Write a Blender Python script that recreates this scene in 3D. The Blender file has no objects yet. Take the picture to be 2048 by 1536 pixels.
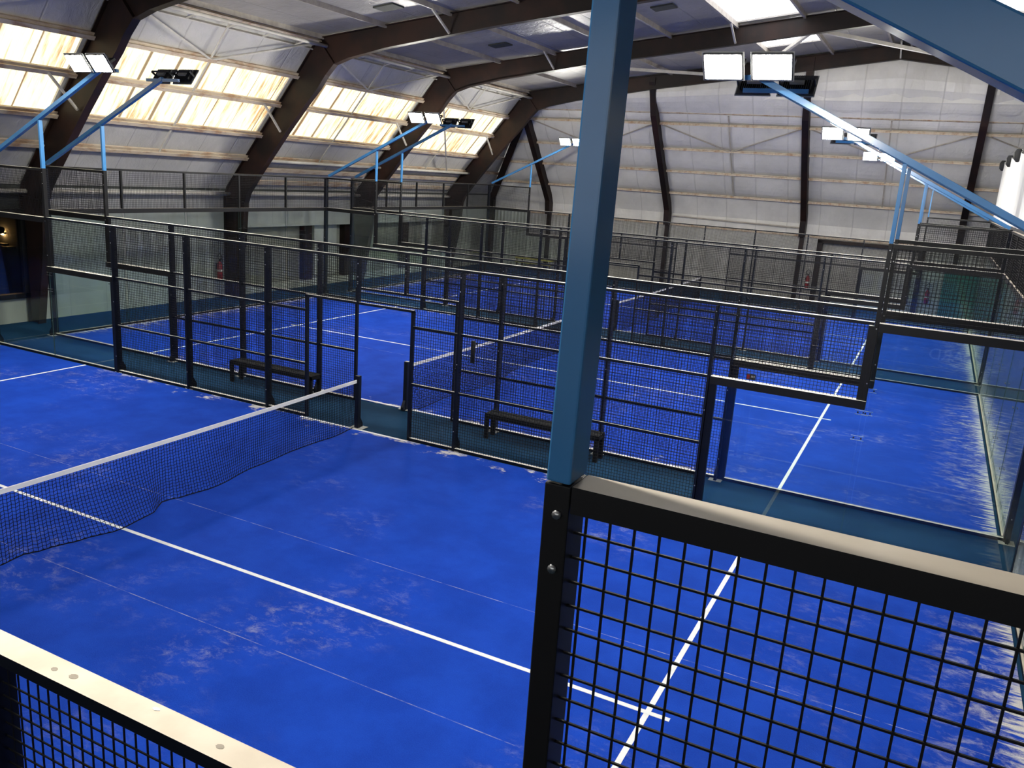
import bpy, math, random
from mathutils import Vector, Matrix
random.seed(7)
SC = bpy.context.scene
COL = SC.collection

# ------------------------------------------------------------------ camera, sky, exposure
RIGHT = Vector((0.88850527, 0.45414662, 0.06564483))
DOWN = Vector((0.16783388, -0.1884887, -0.96762792))
FWD = Vector((-0.42707164, 0.87075993, -0.24369439))
cd = bpy.data.cameras.new('camera'); cam = bpy.data.objects.new('camera', cd); COL.objects.link(cam)
cd.sensor_width = 36.0; cd.lens = 1669.33 / 2048 * 36.0; cd.clip_start = 0.05; cd.clip_end = 200
up, back = -DOWN, -FWD
cam.matrix_world = Matrix(((RIGHT.x, up.x, back.x, 8.5269), (RIGHT.y, up.y, back.y, -1.3237), (RIGHT.z, up.z, back.z, 4.4737), (0, 0, 0, 1)))
SC.camera = cam
world = bpy.data.worlds.new('sky'); SC.world = world; world.use_nodes = True
WB = world.node_tree.nodes['Background']
WB.inputs[0].default_value = (0.93, 0.96, 1.0, 1); WB.inputs[1].default_value = 8.0
SC.view_settings.view_transform = 'Standard'; SC.view_settings.look = 'None'
SC.view_settings.gamma = 1.0; SC.view_settings.use_curve_mapping = False
SC.view_settings.exposure = 0.0
LAMP = 470.0          # strength of the floodlight lenses
cy = SC.cycles
cy.max_bounces = 8; cy.diffuse_bounces = 3; cy.glossy_bounces = 3; cy.transmission_bounces = 4
cy.transparent_max_bounces = 40; cy.use_denoising = True; cy.sample_clamp_indirect = 4.0
cy.caustics_reflective = False; cy.caustics_refractive = False

# ------------------------------------------------------------------ helpers
def tag(o, label=None, cat=None, group=None, kind=None):
    if label: o['label'] = label
    if cat: o['category'] = cat
    if group: o['group'] = group
    if kind: o['kind'] = kind
    return o
def pane(x0, x1, y0, y1, z0, z1):
    o = MB().box(x0, x1, y0, y1, z0, z1, 1); big = (2, 4) if (x1-x0) > (y1-y0) else (3, 5)
    for k in big: o.mi[k] = 0
    return o
def thing(name, label, cat, loc=(0, 0, 0), group=None, kind=None):
    o = bpy.data.objects.new(name, None); COL.objects.link(o); o.location = loc
    o.empty_display_size = 0.1
    return tag(o, label, cat, group, kind)
class MB:
    def __init__(s, smooth=False): s.v = []; s.f = []; s.mi = []; s.smooth = smooth
    def quad(s, a, b, c, d, m=0):
        i = len(s.v); s.v += [tuple(a), tuple(b), tuple(c), tuple(d)]; s.f.append((i, i+1, i+2, i+3)); s.mi.append(m)
    def hexa(s, P, m=0, top=None):          # P: 4 bottom (ccw) + 4 top
        i = len(s.v); s.v += [tuple(p) for p in P]
        F = [(3, 2, 1, 0), (4, 5, 6, 7), (0, 1, 5, 4), (1, 2, 6, 5), (2, 3, 7, 6), (3, 0, 4, 7)]
        for k, q in enumerate(F):
            s.f.append(tuple(i+j for j in q)); s.mi.append(top if (k == 1 and top is not None) else m)
        return s
    def box(s, x0, x1, y0, y1, z0, z1, m=0, top=None):
        return s.hexa([(x0, y0, z0), (x1, y0, z0), (x1, y1, z0), (x0, y1, z0), (x0, y0, z1), (x1, y0, z1), (x1, y1, z1), (x0, y1, z1)], m, top)
    def bar(s, p, q, w, h, up=(0, 0, 1), m=0, top=None):   # w across, h along up; p-q is the centre line
        p = Vector(p); q = Vector(q); d = (q-p).normalized(); u = Vector(up); u = (u-d*u.dot(d)).normalized(); r = d.cross(u)
        a = r*(w/2); b = u*(h/2)
        return s.hexa([p-a-b, p+a-b, q+a-b, q-a-b, p-a+b, p+a+b, q+a+b, q-a+b], m, top)
    def tube(s, pts, r, n=8, caps=True, m=0):
        pts = [Vector(p) for p in pts]; rings = []
        rr = r if isinstance(r, (list, tuple)) else [r]*len(pts)
        ref = Vector((0, 0, 1))
        for k, p in enumerate(pts):
            d = (pts[min(k+1, len(pts)-1)]-pts[max(k-1, 0)]).normalized()
            a = d.cross(ref)
            if a.length < 1e-3: a = d.cross(Vector((1, 0, 0)))
            a.normalize(); b = d.cross(a)
            i = len(s.v)
            for j in range(n):
                t = 2*math.pi*j/n; s.v.append(tuple(p+(a*math.cos(t)+b*math.sin(t))*rr[k]))
            rings.append(i)
        for i, j in zip(rings, rings[1:]):
            for k in range(n):
                s.f.append((i+k, i+(k+1) % n, j+(k+1) % n, j+k)); s.mi.append(m)
        if caps:
            s.f.append(tuple(rings[0]+k for k in range(n))[::-1]); s.mi.append(m)
            s.f.append(tuple(rings[-1]+k for k in range(n))); s.mi.append(m)
        return s
    def prism(s, prof, axis, a, b, m=0):   # prof: 2D polygon; axis 'y' -> (x,z) profile, 'x' -> (y,z), 'z' -> (x,y)
        def P(p, t): return {'y': (p[0], t, p[1]), 'x': (t, p[0], p[1]), 'z': (p[0], p[1], t)}[axis]
        i = len(s.v); n = len(prof)
        s.v += [P(p, a) for p in prof]+[P(p, b) for p in prof]
        s.f.append(tuple(range(i, i+n))); s.mi.append(m); s.f.append(tuple(range(i+2*n-1, i+n-1, -1))); s.mi.append(m)
        for k in range(n):
            s.f.append((i+k, i+(k+1) % n, i+n+(k+1) % n, i+n+k)); s.mi.append(m)
        return s
    def strip(s, A, B, t, n, m=0):         # web between two polylines A and B in a plane, thickness t along n
        n = Vector(n)*t/2
        for k in range(len(A)-1):
            a0, a1, b0, b1 = Vector(A[k]), Vector(A[k+1]), Vector(B[k]), Vector(B[k+1])
            s.hexa([a0-n, a1-n, b1-n, b0-n, a0+n, a1+n, b1+n, b0+n], m)
        return s
    def build(s, name, mats, parent=None, loc=None, label=None, bevel=0):
        me = bpy.data.meshes.new(name); me.from_pydata(s.v, [], s.f)
        if not isinstance(mats, (list, tuple)): mats = [mats]
        for m in mats: me.materials.append(m)
        if len(mats) > 1: me.polygons.foreach_set('material_index', s.mi)
        if s.smooth: me.polygons.foreach_set('use_smooth', [True]*len(me.polygons))
        me.update()
        o = bpy.data.objects.new(name, me); COL.objects.link(o)
        if loc: o.location = loc
        if parent: o.parent = parent
        if label: o['label'] = label
        if bevel:
            b = o.modifiers.new('bevel', 'BEVEL'); b.width = bevel; b.segments = 2; b.limit_method = 'ANGLE'
        return o
def struct(name, mb, mats, label=None, loc=None):
    o = mb.build(name, mats, None, loc); o['kind'] = 'structure'
    if label: o['label'] = label
    return o

# ------------------------------------------------------------------ materials
class NT:
    def __init__(s, name):
        s.m = bpy.data.materials.new(name); s.m.use_nodes = True; s.t = s.m.node_tree; s.t.nodes.clear()
        s.out = s.n('ShaderNodeOutputMaterial')
    def n(s, ty, **k):
        x = s.t.nodes.new(ty)
        for a, b in k.items(): setattr(x, a, b)
        return x
    def L(s, a, b): s.t.links.new(a, b)
    def inp(s, node, i, v):
        if isinstance(v, bpy.types.NodeSocket): s.L(v, node.inputs[i])
        elif v is not None: node.inputs[i].default_value = v
    def math(s, op, a, b=None, c=None, clamp=False):
        x = s.n('ShaderNodeMath', operation=op, use_clamp=clamp); s.inp(x, 0, a); s.inp(x, 1, b)
        if c is not None: s.inp(x, 2, c)
        return x.outputs[0]
    def noise(s, vec, scale, detail=4, rough=0.55, dist=0):
        x = s.n('ShaderNodeTexNoise'); s.inp(x, 'Vector', vec); x.inputs['Scale'].default_value = scale
        x.inputs['Detail'].default_value = detail; x.inputs['Roughness'].default_value = rough; x.inputs['Distortion'].default_value = dist
        return x.outputs['Fac']
    def ramp(s, v, a, b):     # smooth 0..1 between a and b
        x = s.n('ShaderNodeMapRange', interpolation_type='SMOOTHSTEP'); s.inp(x, 'Value', v); s.inp(x, 'From Min', a); s.inp(x, 'From Max', b)
        return x.outputs[0]
    def mix(s, f, a, b):
        x = s.n('ShaderNodeMix', data_type='RGBA'); s.inp(x, 0, f)
        s.inp(x, 6, a if isinstance(a, bpy.types.NodeSocket) else (*a, 1)); s.inp(x, 7, b if isinstance(b, bpy.types.NodeSocket) else (*b, 1))
        return x.outputs[2]
    def obj(s): return s.n('ShaderNodeTexCoord').outputs['Object']
    def scale(s, v, k):
        x = s.n('ShaderNodeMapping'); s.inp(x, 0, v); x.inputs['Scale'].default_value = k; return x.outputs[0]
    def xyz(s, v):
        x = s.n('ShaderNodeSeparateXYZ'); s.L(v, x.inputs[0]); return x.outputs
    def bsdf(s, col, rough=0.5, metal=0, spec=0.5, bump=None, bstr=0.3, bdist=0.01):
        b = s.n('ShaderNodeBsdfPrincipled'); s.inp(b, 'Base Color', col if isinstance(col, bpy.types.NodeSocket) else (*col, 1))
        s.inp(b, 'Roughness', rough); s.inp(b, 'Metallic', metal); s.inp(b, 'Specular IOR Level', spec)
        if bump is not None:
            x = s.n('ShaderNodeBump'); x.inputs['Strength'].default_value = bstr; x.inputs['Distance'].default_value = bdist
            s.L(bump, x.inputs['Height']); s.L(x.outputs[0], b.inputs['Normal'])
        s.L(b.outputs[0], s.out.inputs[0]); return s.m
def painted(name, col, rough=0.5, var=0.15, scale=3.0, metal=0, spec=0.5, dark=None):
    t = NT(name); o = t.obj(); f = t.noise(o, scale, 5, 0.6)
    d = dark or tuple(c*(1-var*2) for c in col)
    return t.bsdf(t.mix(t.ramp(f, 0.3, 0.7), d, col), rough, metal, spec)
M = {}
M['black'] = painted('black_powder_coat', (0.008, 0.008, 0.009), 0.45, 0.1, spec=0.25)
M['wire'] = painted('black_wire', (0.007, 0.007, 0.009), 0.6, 0.1, spec=0.2)
M['navy'] = painted('dark_navy_coat', (0.005, 0.007, 0.014), 0.45, 0.1, spec=0.2)
M['blue'] = painted('sky_blue_paint', (0.055, 0.22, 0.48), 0.17, 0.06, 2.0)
M['steel'] = painted('galvanised_steel', (0.5, 0.5, 0.5), 0.3, 0.1, 20, metal=0.9)
M['tape'] = painted('white_net_tape', (0.78, 0.78, 0.76), 0.7, 0.04, 8)
M['line'] = painted('white_court_line', (0.80, 0.81, 0.82), 0.9, 0.06, 6)
M['net'] = painted('black_net_cord', (0.006, 0.006, 0.010), 0.85, 0.05, spec=0.1)
M['red'] = painted('extinguisher_red', (0.28, 0.015, 0.018), 0.35, 0.05)
M['white_label'] = painted('white_sticker', (0.75, 0.75, 0.72), 0.5, 0.03)
M['rubber'] = painted('black_rubber', (0.01, 0.01, 0.01), 0.7, 0.05)
M['pipe'] = painted('off_white_pipe', (0.52, 0.49, 0.43), 0.5, 0.1, 4)
M['concrete'] = painted('pale_concrete', (0.42, 0.42, 0.38), 0.85, 0.1, 2)
M['greywall'] = painted('grey_render', (0.26, 0.25, 0.21), 0.85, 0.12, 1.5)
M['darkwall'] = painted('dark_green_render', (0.03, 0.034, 0.028), 0.8, 0.1, 1.5)
M['darkroom'] = painted('dark_blue_room_wall', (0.03, 0.033, 0.045), 0.8, 0.1, 1.5)
M['green'] = painted('bottle_green_panel', (0.015, 0.11, 0.09), 0.6, 0.08, 1.5)
M['yellow'] = painted('yellow_plank', (0.5, 0.42, 0.08), 0.6, 0.1, 5)
M['wood'] = painted('brown_wood', (0.12, 0.07, 0.04), 0.6, 0.2, 6)
M['bench'] = painted('dull_black_bench', (0.008, 0.009, 0.011), 0.75, 0.1, spec=0.15)
M['rim'] = painted('grey_floodlight_rim', (0.30, 0.30, 0.29), 0.5, 0.05)
M['glass_edge'] = painted('dull_glass_edge', (0.05, 0.09, 0.08), 0.7, 0.05, spec=0.1)
M['stain'] = painted('dried_drop', (0.22, 0.19, 0.15), 0.7, 0.1, 30)
M['heatsink'] = painted('floodlight_black', (0.018, 0.018, 0.02), 0.45, 0.05)
M['grey_plastic'] = painted('grey_plastic', (0.25, 0.25, 0.25), 0.5, 0.05)
# beige dust lying on the rails, with a few dried drops
t = NT('dusty_rail_top'); o = t.obj()
vo = t.n('ShaderNodeTexVoronoi'); t.L(o, vo.inputs['Vector']); vo.inputs['Scale'].default_value = 5.5; vo.inputs['Randomness'].default_value = 1.0
spot = t.math('MULTIPLY', t.ramp(vo.outputs['Distance'], 0.14, 0.09), t.ramp(t.noise(o, 1.1, 1), 0.5, 0.55))
c = t.mix(t.ramp(t.noise(o, 6, 4), 0.3, 0.75), (0.40, 0.345, 0.275), (0.47, 0.41, 0.335))
M['dust'] = t.bsdf(t.mix(t.math('MULTIPLY', spot, 0.55), c, (0.16, 0.13, 0.10)), 0.75)
M['dust_lit'] = painted('dusty_rail_top_lit', (0.80, 0.76, 0.67), 0.7, 0.04, 4)  # rail dust lightened on the farther fences to stand in for bright light
# brown painted portal steel
t = NT('brown_portal_steel'); o = t.obj()
M['portal'] = t.bsdf(t.mix(t.ramp(t.noise(o, 1.2, 5), 0.35, 0.7), (0.009, 0.0060, 0.0056), (0.024, 0.0110, 0.0080)), 0.5, 0, 0.2)
# rusty off-white purlins
t = NT('rusty_purlin'); o = t.obj()
f = t.noise(t.scale(o, (1, 0.4, 1)), 5, 6, 0.7)
M['purlin'] = t.bsdf(t.mix(t.ramp(f, 0.42, 0.72), (0.50, 0.42, 0.32), (0.30, 0.17, 0.09)), 0.65)
M['purlin_roof'] = painted('beige_roof_purlin', (0.40, 0.36, 0.31), 0.6, 0.15, 4)
def insulation(name, a, b, seam_axis, pitch, rough=0.42):
    t = NT(name); o = t.obj(); x = t.xyz(o)
    f = t.noise(o, 0.7, 5, 0.6); g = t.noise(t.scale(o, (1, 1, 0.35)), 3.5, 4, 0.6, 0.6)
    s = t.math('PINGPONG', x[seam_axis], pitch/2)
    seam = t.ramp(s, 0.035, 0.0)
    c = t.mix(t.ramp(f, 0.3, 0.7), a, b)
    c = t.mix(t.math('MULTIPLY', seam, 0.25), c, tuple(v*0.5 for v in a))
    h = t.math('ADD', g, t.math('MULTIPLY', seam, -0.35))
    return t.bsdf(c, rough, 0, 0.5, h, 0.55, 0.06)
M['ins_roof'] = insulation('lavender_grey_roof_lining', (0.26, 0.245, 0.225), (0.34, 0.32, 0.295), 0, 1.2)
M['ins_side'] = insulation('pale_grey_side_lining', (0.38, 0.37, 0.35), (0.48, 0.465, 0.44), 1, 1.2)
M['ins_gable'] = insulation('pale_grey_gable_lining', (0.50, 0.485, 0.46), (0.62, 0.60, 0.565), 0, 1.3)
t = NT('white_panel_wall'); o = t.obj(); x = t.xyz(o)
s = t.ramp(t.math('PINGPONG', x[1], 0.55), 0.012, 0.0)
M['panel'] = t.bsdf(t.mix(t.math('MULTIPLY', s, 0.5), t.mix(t.ramp(t.noise(o, 0.9, 5), 0.3, 0.7), (0.29, 0.29, 0.265), (0.36, 0.36, 0.335)), (0.15, 0.15, 0.14)), 0.5)
# blue turf with drifts of pale sand
def turf(name):
    t = NT(name); o = t.obj(); x = t.xyz(o)
    ax = t.math('ABSOLUTE', x[0]); ay = t.math('ABSOLUTE', x[1])
    fine = t.noise(o, 90, 3, 0.7); mid = t.noise(o, 1.6, 5, 0.6)
    base = t.mix(t.ramp(mid, 0.3, 0.72), (0.0055, 0.036, 0.31), (0.0080, 0.052, 0.41))
    base = t.mix(t.math('MULTIPLY', t.ramp(fine, 0.35, 0.75), 0.35), base, (0.012, 0.075, 0.50))
    streak = t.noise(t.scale(o, (0.8, 6.5, 1)), 1.9, 6, 0.66)
    # drift against the end walls
    e = t.math('ADD', t.math('MULTIPLY', t.math('SUBTRACT', 9.9, ax), -3.1), t.math('MULTIPLY', t.math('SUBTRACT', streak, 0.42), 4.2))
    edge = t.math('MULTIPLY', t.ramp(e, -0.05, 0.45), t.ramp(t.noise(o, 0.5, 2), 0.30, 0.50))
    # drift against the side fences
    side = t.math('ADD', t.math('MULTIPLY', t.math('SUBTRACT', 4.95, ay), -1.15), t.math('MULTIPLY', t.math('SUBTRACT', t.noise(t.scale(o, (1.0, 1.6, 1)), 1.7, 7, 0.72), 0.5), 3.2))
    sidem = t.math('MULTIPLY', t.ramp(side, -0.08, 0.22), t.ramp(ax, 7.0, 5.0))
    # loose patches
    big = t.ramp(t.noise(o, 0.42, 2, 0.5), 0.50, 0.72)
    pat = t.ramp(t.noise(t.scale(o, (1, 1.5, 1)), 3.6, 9, 0.80, 0.3), 0.48, 0.80)
    patch = t.math('MULTIPLY', t.math('MULTIPLY', big, pat), 0.5)
    wall = t.ramp(t.math('ADD', ax, t.math('MULTIPLY', streak, 0.8)), 9.2, 10.4)
    pat2 = t.ramp(t.noise(t.scale(o, (1, 1.5, 1)), 3.4, 8, 0.74, 0.3), 0.46, 0.72)
    patch2 = t.math('MULTIPLY', t.math('MULTIPLY', wall, pat2), t.ramp(ay, 4.6, 2.6))
    # seams of the turf rolls
    seam = t.n('ShaderNodeMath', operation='ABSOLUTE'); t.L(t.math('SUBTRACT', ay, 1.0), seam.inputs[0])
    seamm = t.math('MULTIPLY', t.ramp(seam.outputs[0], 0.008, 0.002), t.ramp(t.noise(t.scale(o, (1, 1, 1)), 3.0, 5, 0.7), 0.38, 0.62))
    grain = t.math('ADD', 0.55, t.math('MULTIPLY', t.ramp(t.noise(o, 160, 2, 0.6), 0.3, 0.7), 0.45))
    m = t.math('MULTIPLY', t.math('MAXIMUM', t.math('MAXIMUM', edge, sidem), t.math('MAXIMUM', t.math('MAXIMUM', patch, patch2), t.math('MULTIPLY', seamm, 0.45))), grain, clamp=True)
    return t.bsdf(t.mix(m, base, (0.72, 0.68, 0.57)), 0.9, 0, 0.08, fine, 0.4, 0.004)
M['turf'] = turf('blue_sanded_turf')
t = NT('teal_carpet_floor'); o = t.obj()
b = t.mix(t.ramp(t.noise(o, 1.3, 5), 0.3, 0.7), (0.0065, 0.028, 0.066), (0.010, 0.039, 0.086))
b = t.mix(t.math('MULTIPLY', t.ramp(t.noise(o, 5, 8, 0.75), 0.64, 0.82), 0.12), b, (0.25, 0.27, 0.27))
b = t.mix(t.math('MULTIPLY', t.ramp(t.noise(o, 120, 2), 0.4, 0.7), 0.3), b, (0.013, 0.062, 0.125))
M['floor'] = t.bsdf(b, 0.95, 0, 0.06)
# glass: clear with surface reflection
def glass(name, tint):
    t = NT(name); lw = t.n('ShaderNodeLayerWeight'); lw.inputs[0].default_value = 0.5
    f = t.math('MULTIPLY_ADD', t.math('POWER', lw.outputs['Facing'], 5.0), 0.9, 0.04)
    tr = t.n('ShaderNodeBsdfTransparent'); tr.inputs[0].default_value = (*tint, 1)
    gl = t.n('ShaderNodeBsdfGlossy'); gl.inputs['Roughness'].default_value = 0.02; gl.inputs[0].default_value = (1, 1, 1, 1)
    mx = t.n('ShaderNodeMixShader'); t.L(f, mx.inputs[0]); t.L(tr.outputs[0], mx.inputs[1]); t.L(gl.outputs[0], mx.inputs[2])
    t.L(mx.outputs[0], t.out.inputs[0]); return t.m
M['glass'] = glass('court_glass', (0.93, 0.97, 0.955))
# end-wall glass carries dried dust streaks near the floor
t = NT('dusty_court_glass'); o = t.obj(); x = t.xyz(o)
lw = t.n('ShaderNodeLayerWeight'); lw.inputs[0].default_value = 0.5
f = t.math('MULTIPLY_ADD', t.math('POWER', lw.outputs['Facing'], 5.0), 0.9, 0.04)
tr = t.n('ShaderNodeBsdfTransparent'); tr.inputs[0].default_value = (0.93, 0.97, 0.955, 1)
gl = t.n('ShaderNodeBsdfGlossy'); gl.inputs['Roughness'].default_value = 0.02
mx = t.n('ShaderNodeMixShader'); t.L(f, mx.inputs[0]); t.L(tr.outputs[0], mx.inputs[1]); t.L(gl.outputs[0], mx.inputs[2])
df = t.n('ShaderNodeBsdfDiffuse'); df.inputs[0].default_value = (0.62, 0.66, 0.64, 1)
dn = t.noise(t.scale(o, (1, 1, 0.25)), 7, 6, 0.7)
low = t.ramp(x[2], 0.9, 0.0)
dm = t.math('ADD', t.math('MULTIPLY', t.math('MULTIPLY', low, t.ramp(dn, 0.30, 0.65)), 0.42), 0.03)
m2 = t.n('ShaderNodeMixShader'); t.L(dm, m2.inputs[0]); t.L(mx.outputs[0], m2.inputs[1]); t.L(df.outputs[0], m2.inputs[2])
t.L(m2.outputs[0], t.out.inputs[0]); M['glass_dusty'] = t.m
M['window_glass'] = glass('tinted_window_glass', (0.75, 0.78, 0.8))
# translucent corrugated rooflight sheets with rust streaks
M['grey_glass'] = glass('added_window_glazing', (0.5, 0.5, 0.5))  # tint sets how much fill the added window behind the camera gives
def rooflight(name, side):
    t = NT(name); o = t.obj(); x = t.xyz(o)
    st = t.noise(t.scale(o, (0.35, 3.5, 0.35) if side else (0.5, 2.5, 1)), 2.6, 6, 0.65)
    pa = t.noise(o, 0.55, 3, 0.5)
    r = t.math('MULTIPLY', t.ramp(t.math('ADD', st, t.math('MULTIPLY', pa, 0.35)), 0.63, 0.90), 0.85 if side else 0.25)
    lap = t.ramp(t.math('PINGPONG', x[1], 0.46), 0.045, 0.018)
    c = t.mix(r, (0.35, 0.30, 0.185) if side else (0.80, 0.78, 0.78), (0.13, 0.060, 0.016))
    c = t.mix(t.math('MULTIPLY', lap, 0.85 if side else 0.1), c, (0.035, 0.014, 0.006))
    tl = t.n('ShaderNodeBsdfTranslucent'); t.L(c, tl.inputs[0])
    d = t.n('ShaderNodeBsdfDiffuse'); t.L(c, d.inputs[0])
    m = t.n('ShaderNodeMixShader'); m.inputs[0].default_value = 0.22
    t.L(tl.outputs[0], m.inputs[1]); t.L(d.outputs[0], m.inputs[2]); t.L(m.outputs[0], t.out.inputs[0]); return t.m
M['light_side'] = rooflight('rust_streaked_rooflight', True)
M['light_roof'] = rooflight('clean_rooflight', False)
def emit(name, col, s):
    t = NT(name); e = t.n('ShaderNodeEmission'); e.inputs[0].default_value = (*col, 1); e.inputs[1].default_value = s
    t.L(e.outputs[0], t.out.inputs[0]); return t.m
M['lens'] = emit('floodlight_lens', (1.0, 0.97, 0.88), LAMP)
M['bulb'] = emit('warm_bulb', (1.0, 0.48, 0.14), 260)
# corrugated gable cladding
t = NT('grey_corrugated_cladding'); o = t.obj(); x = t.xyz(o)
w = t.math('SINE', t.math('MULTIPLY', x[0], 2*math.pi/0.19))
M['cladding'] = t.bsdf(t.mix(t.ramp(t.noise(o, 0.8, 5), 0.3, 0.7), (0.34, 0.33, 0.30), (0.43, 0.42, 0.39)), 0.5, 0, 0.5, w, 0.6, 0.02)
t = NT('white_fabric'); o = t.obj()
M['fabric'] = t.bsdf(t.mix(t.ramp(t.noise(t.scale(o, (1, 2, 0.3)), 2.5, 4), 0.3, 0.7), (0.66, 0.65, 0.62), (0.76, 0.75, 0.72)), 0.8)

# ------------------------------------------------------------------ hall shell
XL, XR, XC = -11.9, 24.4, 6.25
ZE, XK, ZK, ZR = 3.43, -8.12, 7.92, 9.76      # eave, knee and ridge of the lining
YN, YG, YH = -9.0, 36.35, 32.45               # near end, far wall, top of far slope
FRAMES = [5.37, 12.05, 18.73, 25.40, 32.10]
def mx_(x): return 2*XC-x
def steep(t, off=0.0):   # point on the steep side lining, off = metres inwards
    dx, dz = XK+11.85, ZK-ZE; l = math.hypot(dx, dz)
    return (-11.85+dx*t+off*dz/l, ZE+dz*t-off*dx/l)
struct('floor', MB().box(-15, 26, YN, 38, -0.12, 0.0), M['floor'], 'dark teal carpet floor around the courts')
# left wall, piece by piece
S = MB()
S.box(XL-0.15, XL, YN, 7.0, 0, 3.36); S.box(XL-0.15, XL, 7.0, 12.12, 0, 0.62)
struct('wall_left', S, M['panel'], 'pale wall under the dark window on the left')
struct('wall_left_dark', MB().box(XL-0.15, XL, 7.0, 12.12, 2.84, 3.36), M['darkwall'], 'dark wall band above the left window')
struct('wall_left_panels', MB().box(XL-0.15, XL, 12.12, 18.75, 0, 3.36), M['panel'], 'pale panelled wall between the first and second portal frames')
S = MB(); S.box(XL-0.15, XL, 18.75, YG, 2.24, 3.36); S.box(XL-0.12, XL+0.04, 18.9, 32, 2.18, 2.26)
struct('wall_left_upper', S, M['panel'], 'pale wall strip above the grey recess')
S = MB(); S.box(XL-0.45, XL-0.3, 18.75, YG, 0, 2.3)
S.box(XL-0.45, XL-0.02, 18.70, YG, 2.27, 2.33); S.box(XL-0.45, XL-0.15, 18.66, 18.76, 0, 2.33)
struct('wall_left_recess', S, M['greywall'], 'grey recessed wall behind the left end of the second court')
S = MB()
for y0, y1 in ((22.6, 23.0), (24.9, 25.3), (28.9, 29.3)): S.box(XL-0.3, XL-0.05, y0, y1, 0.0, 2.2)
struct('wall_left_pilasters', S, M['portal'], 'dark uprights in the recessed wall')
S = MB()
for y0, y1 in ((23.3, 24.6), (30.6, 31.4), (33.0, 35.0)): S.box(XL-0.3, XL-0.2, y0, y1, 0.3, 2.18)
struct('wall_left_white_panels', S, M['concrete'], 'pale panels in the recessed wall')
struct('baseboard_left', MB().box(XL-0.3, XL+0.12, 19.4, 35.8, 0, 0.2), M['concrete'], 'low pale kerb along the left wall')
# gap row under the eave, daylight shows between the corrugations
S = MB(); y = YN
while y < YG:
    gap = 0.075 if 12.2 < y < 18.6 else 0.0
    S.box(XL-0.15, XL, y, y+0.30-gap, 3.36, 3.425); y += 0.30
S.box(XL-0.15, XL, YN, YG, 3.425, 3.47)
struct('trim_eave', S, M['darkwall'], 'corrugated eave closure with specks of daylight')
# right wall and near wall (behind the photographer) close the hall
struct('wall_right', MB().box(XR, XR+0.15, YN, YG, 0, 3.5), M['panel'])
S = MB()
NZ0, NZ1 = 3.6, 6.4
S.box(XL, XR, YN-0.15, YN, 0, ZE)
S.prism([(XL, ZE), (XR, ZE), (mx_(-11.71), NZ0), (-11.71, NZ0)], 'y', YN-0.15, YN)
S.prism([(-11.71, NZ0), (-3.0, NZ0), (-3.0, NZ1), (-9.38, NZ1)], 'y', YN-0.15, YN)
S.prism([(mx_(-3.0), NZ0), (mx_(-11.71), NZ0), (mx_(-9.38), NZ1), (mx_(-3.0), NZ1)], 'y', YN-0.15, YN)
S.prism([(-9.38, NZ1), (mx_(-9.38), NZ1), (mx_(XK), ZK), (XC, ZR), (XK, ZK)], 'y', YN-0.15, YN)
struct('wall_near', S, M['ins_gable'], 'end wall behind the camera')
S = MB()
for k in range(11):
    x = -3.0+18.5*k/10; S.box(x-0.04, x+0.04, YN-0.12, YN-0.02, NZ0, NZ1)
wf = struct('window_21', S, M['portal'], 'added unseen glazed band behind the camera, fill light for the near post')  # assumed window, added so daylight fills the near post and beam
MB().box(-3.0, 15.5, YN-0.08, YN-0.07, NZ0, NZ1).build('window_glass', M['grey_glass'], wf)
# steep side lining with rooflight openings in every bay
T0, T1, T2 = 0.39, 0.59, 0.77
def steep_quad(mb, t0, t1, y0, y1, y0b=None, y1b=None, mir=False):
    a, b = steep(t0), steep(t1); th = 0.05
    y0b = y0 if y0b is None else y0b; y1b = y1 if y1b is None else y1b
    f = (lambda x: mx_(x)) if mir else (lambda x: x)
    P = [(f(a[0]), y0, a[1]), (f(a[0]), y1, a[1]), (f(b[0]), y1b, b[1]), (f(b[0]), y0b, b[1])]
    n = (-0.77*th, 0, 0.64*th)
    if mir: n = (0.77*th, 0, 0.64*th)
    mb.hexa([(p[0], p[1], p[2]) for p in P]+[(p[0]+n[0], p[1], p[2]+n[2]) for p in P])
for mir, nm in ((False, 'wall_left_slope'), (True, 'wall_right_slope')):
    S = MB()
    steep_quad(S, 0, T0, YN, YG, YN, YG-(YG-YH)*T0, mir)
    steep_quad(S, T2, 1.0, YN, YG-(YG-YH)*T2, YN, YH, mir)
    steep_quad(S, T0, T2, YN, 5.4, None, None, mir)
    steep_quad(S, T0, T2, 32.0, YG-(YG-YH)*T0, 32.0, YG-(YG-YH)*T2, mir)
    for yf in FRAMES[:-1]: steep_quad(S, T0, T2, yf-0.16, yf+0.16, None, None, mir)
    struct(nm, S, M['ins_side'], 'pale grey insulated slope')
def corrugated(name, P, Q, y0, y1, pitch, amp, mat, nrm, label, loc):
    # P, Q: (x,z) of lower and upper edge; corrugation waves run across y
    S = MB(smooth=True); n = int((y1-y0)/pitch*8); a = []
    for k in range(n+1):
        y = y0+(y1-y0)*k/n; w = amp*math.sin(2*math.pi*y/pitch)
        a.append((y, w))
    for k in range(n):
        (ya, wa), (yb, wb) = a[k], a[k+1]
        S.quad((P[0]+nrm[0]*wa, ya, P[1]+nrm[1]*wa), (P[0]+nrm[0]*wb, yb, P[1]+nrm[1]*wb), (Q[0]+nrm[0]*wb, yb, Q[1]+nrm[1]*wb), (Q[0]+nrm[0]*wa, ya, Q[1]+nrm[1]*wa))
    o = struct(name, S, mat, label); return o
wn = 1
ORD = ['nearest', 'second', 'third', 'fourth']
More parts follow.
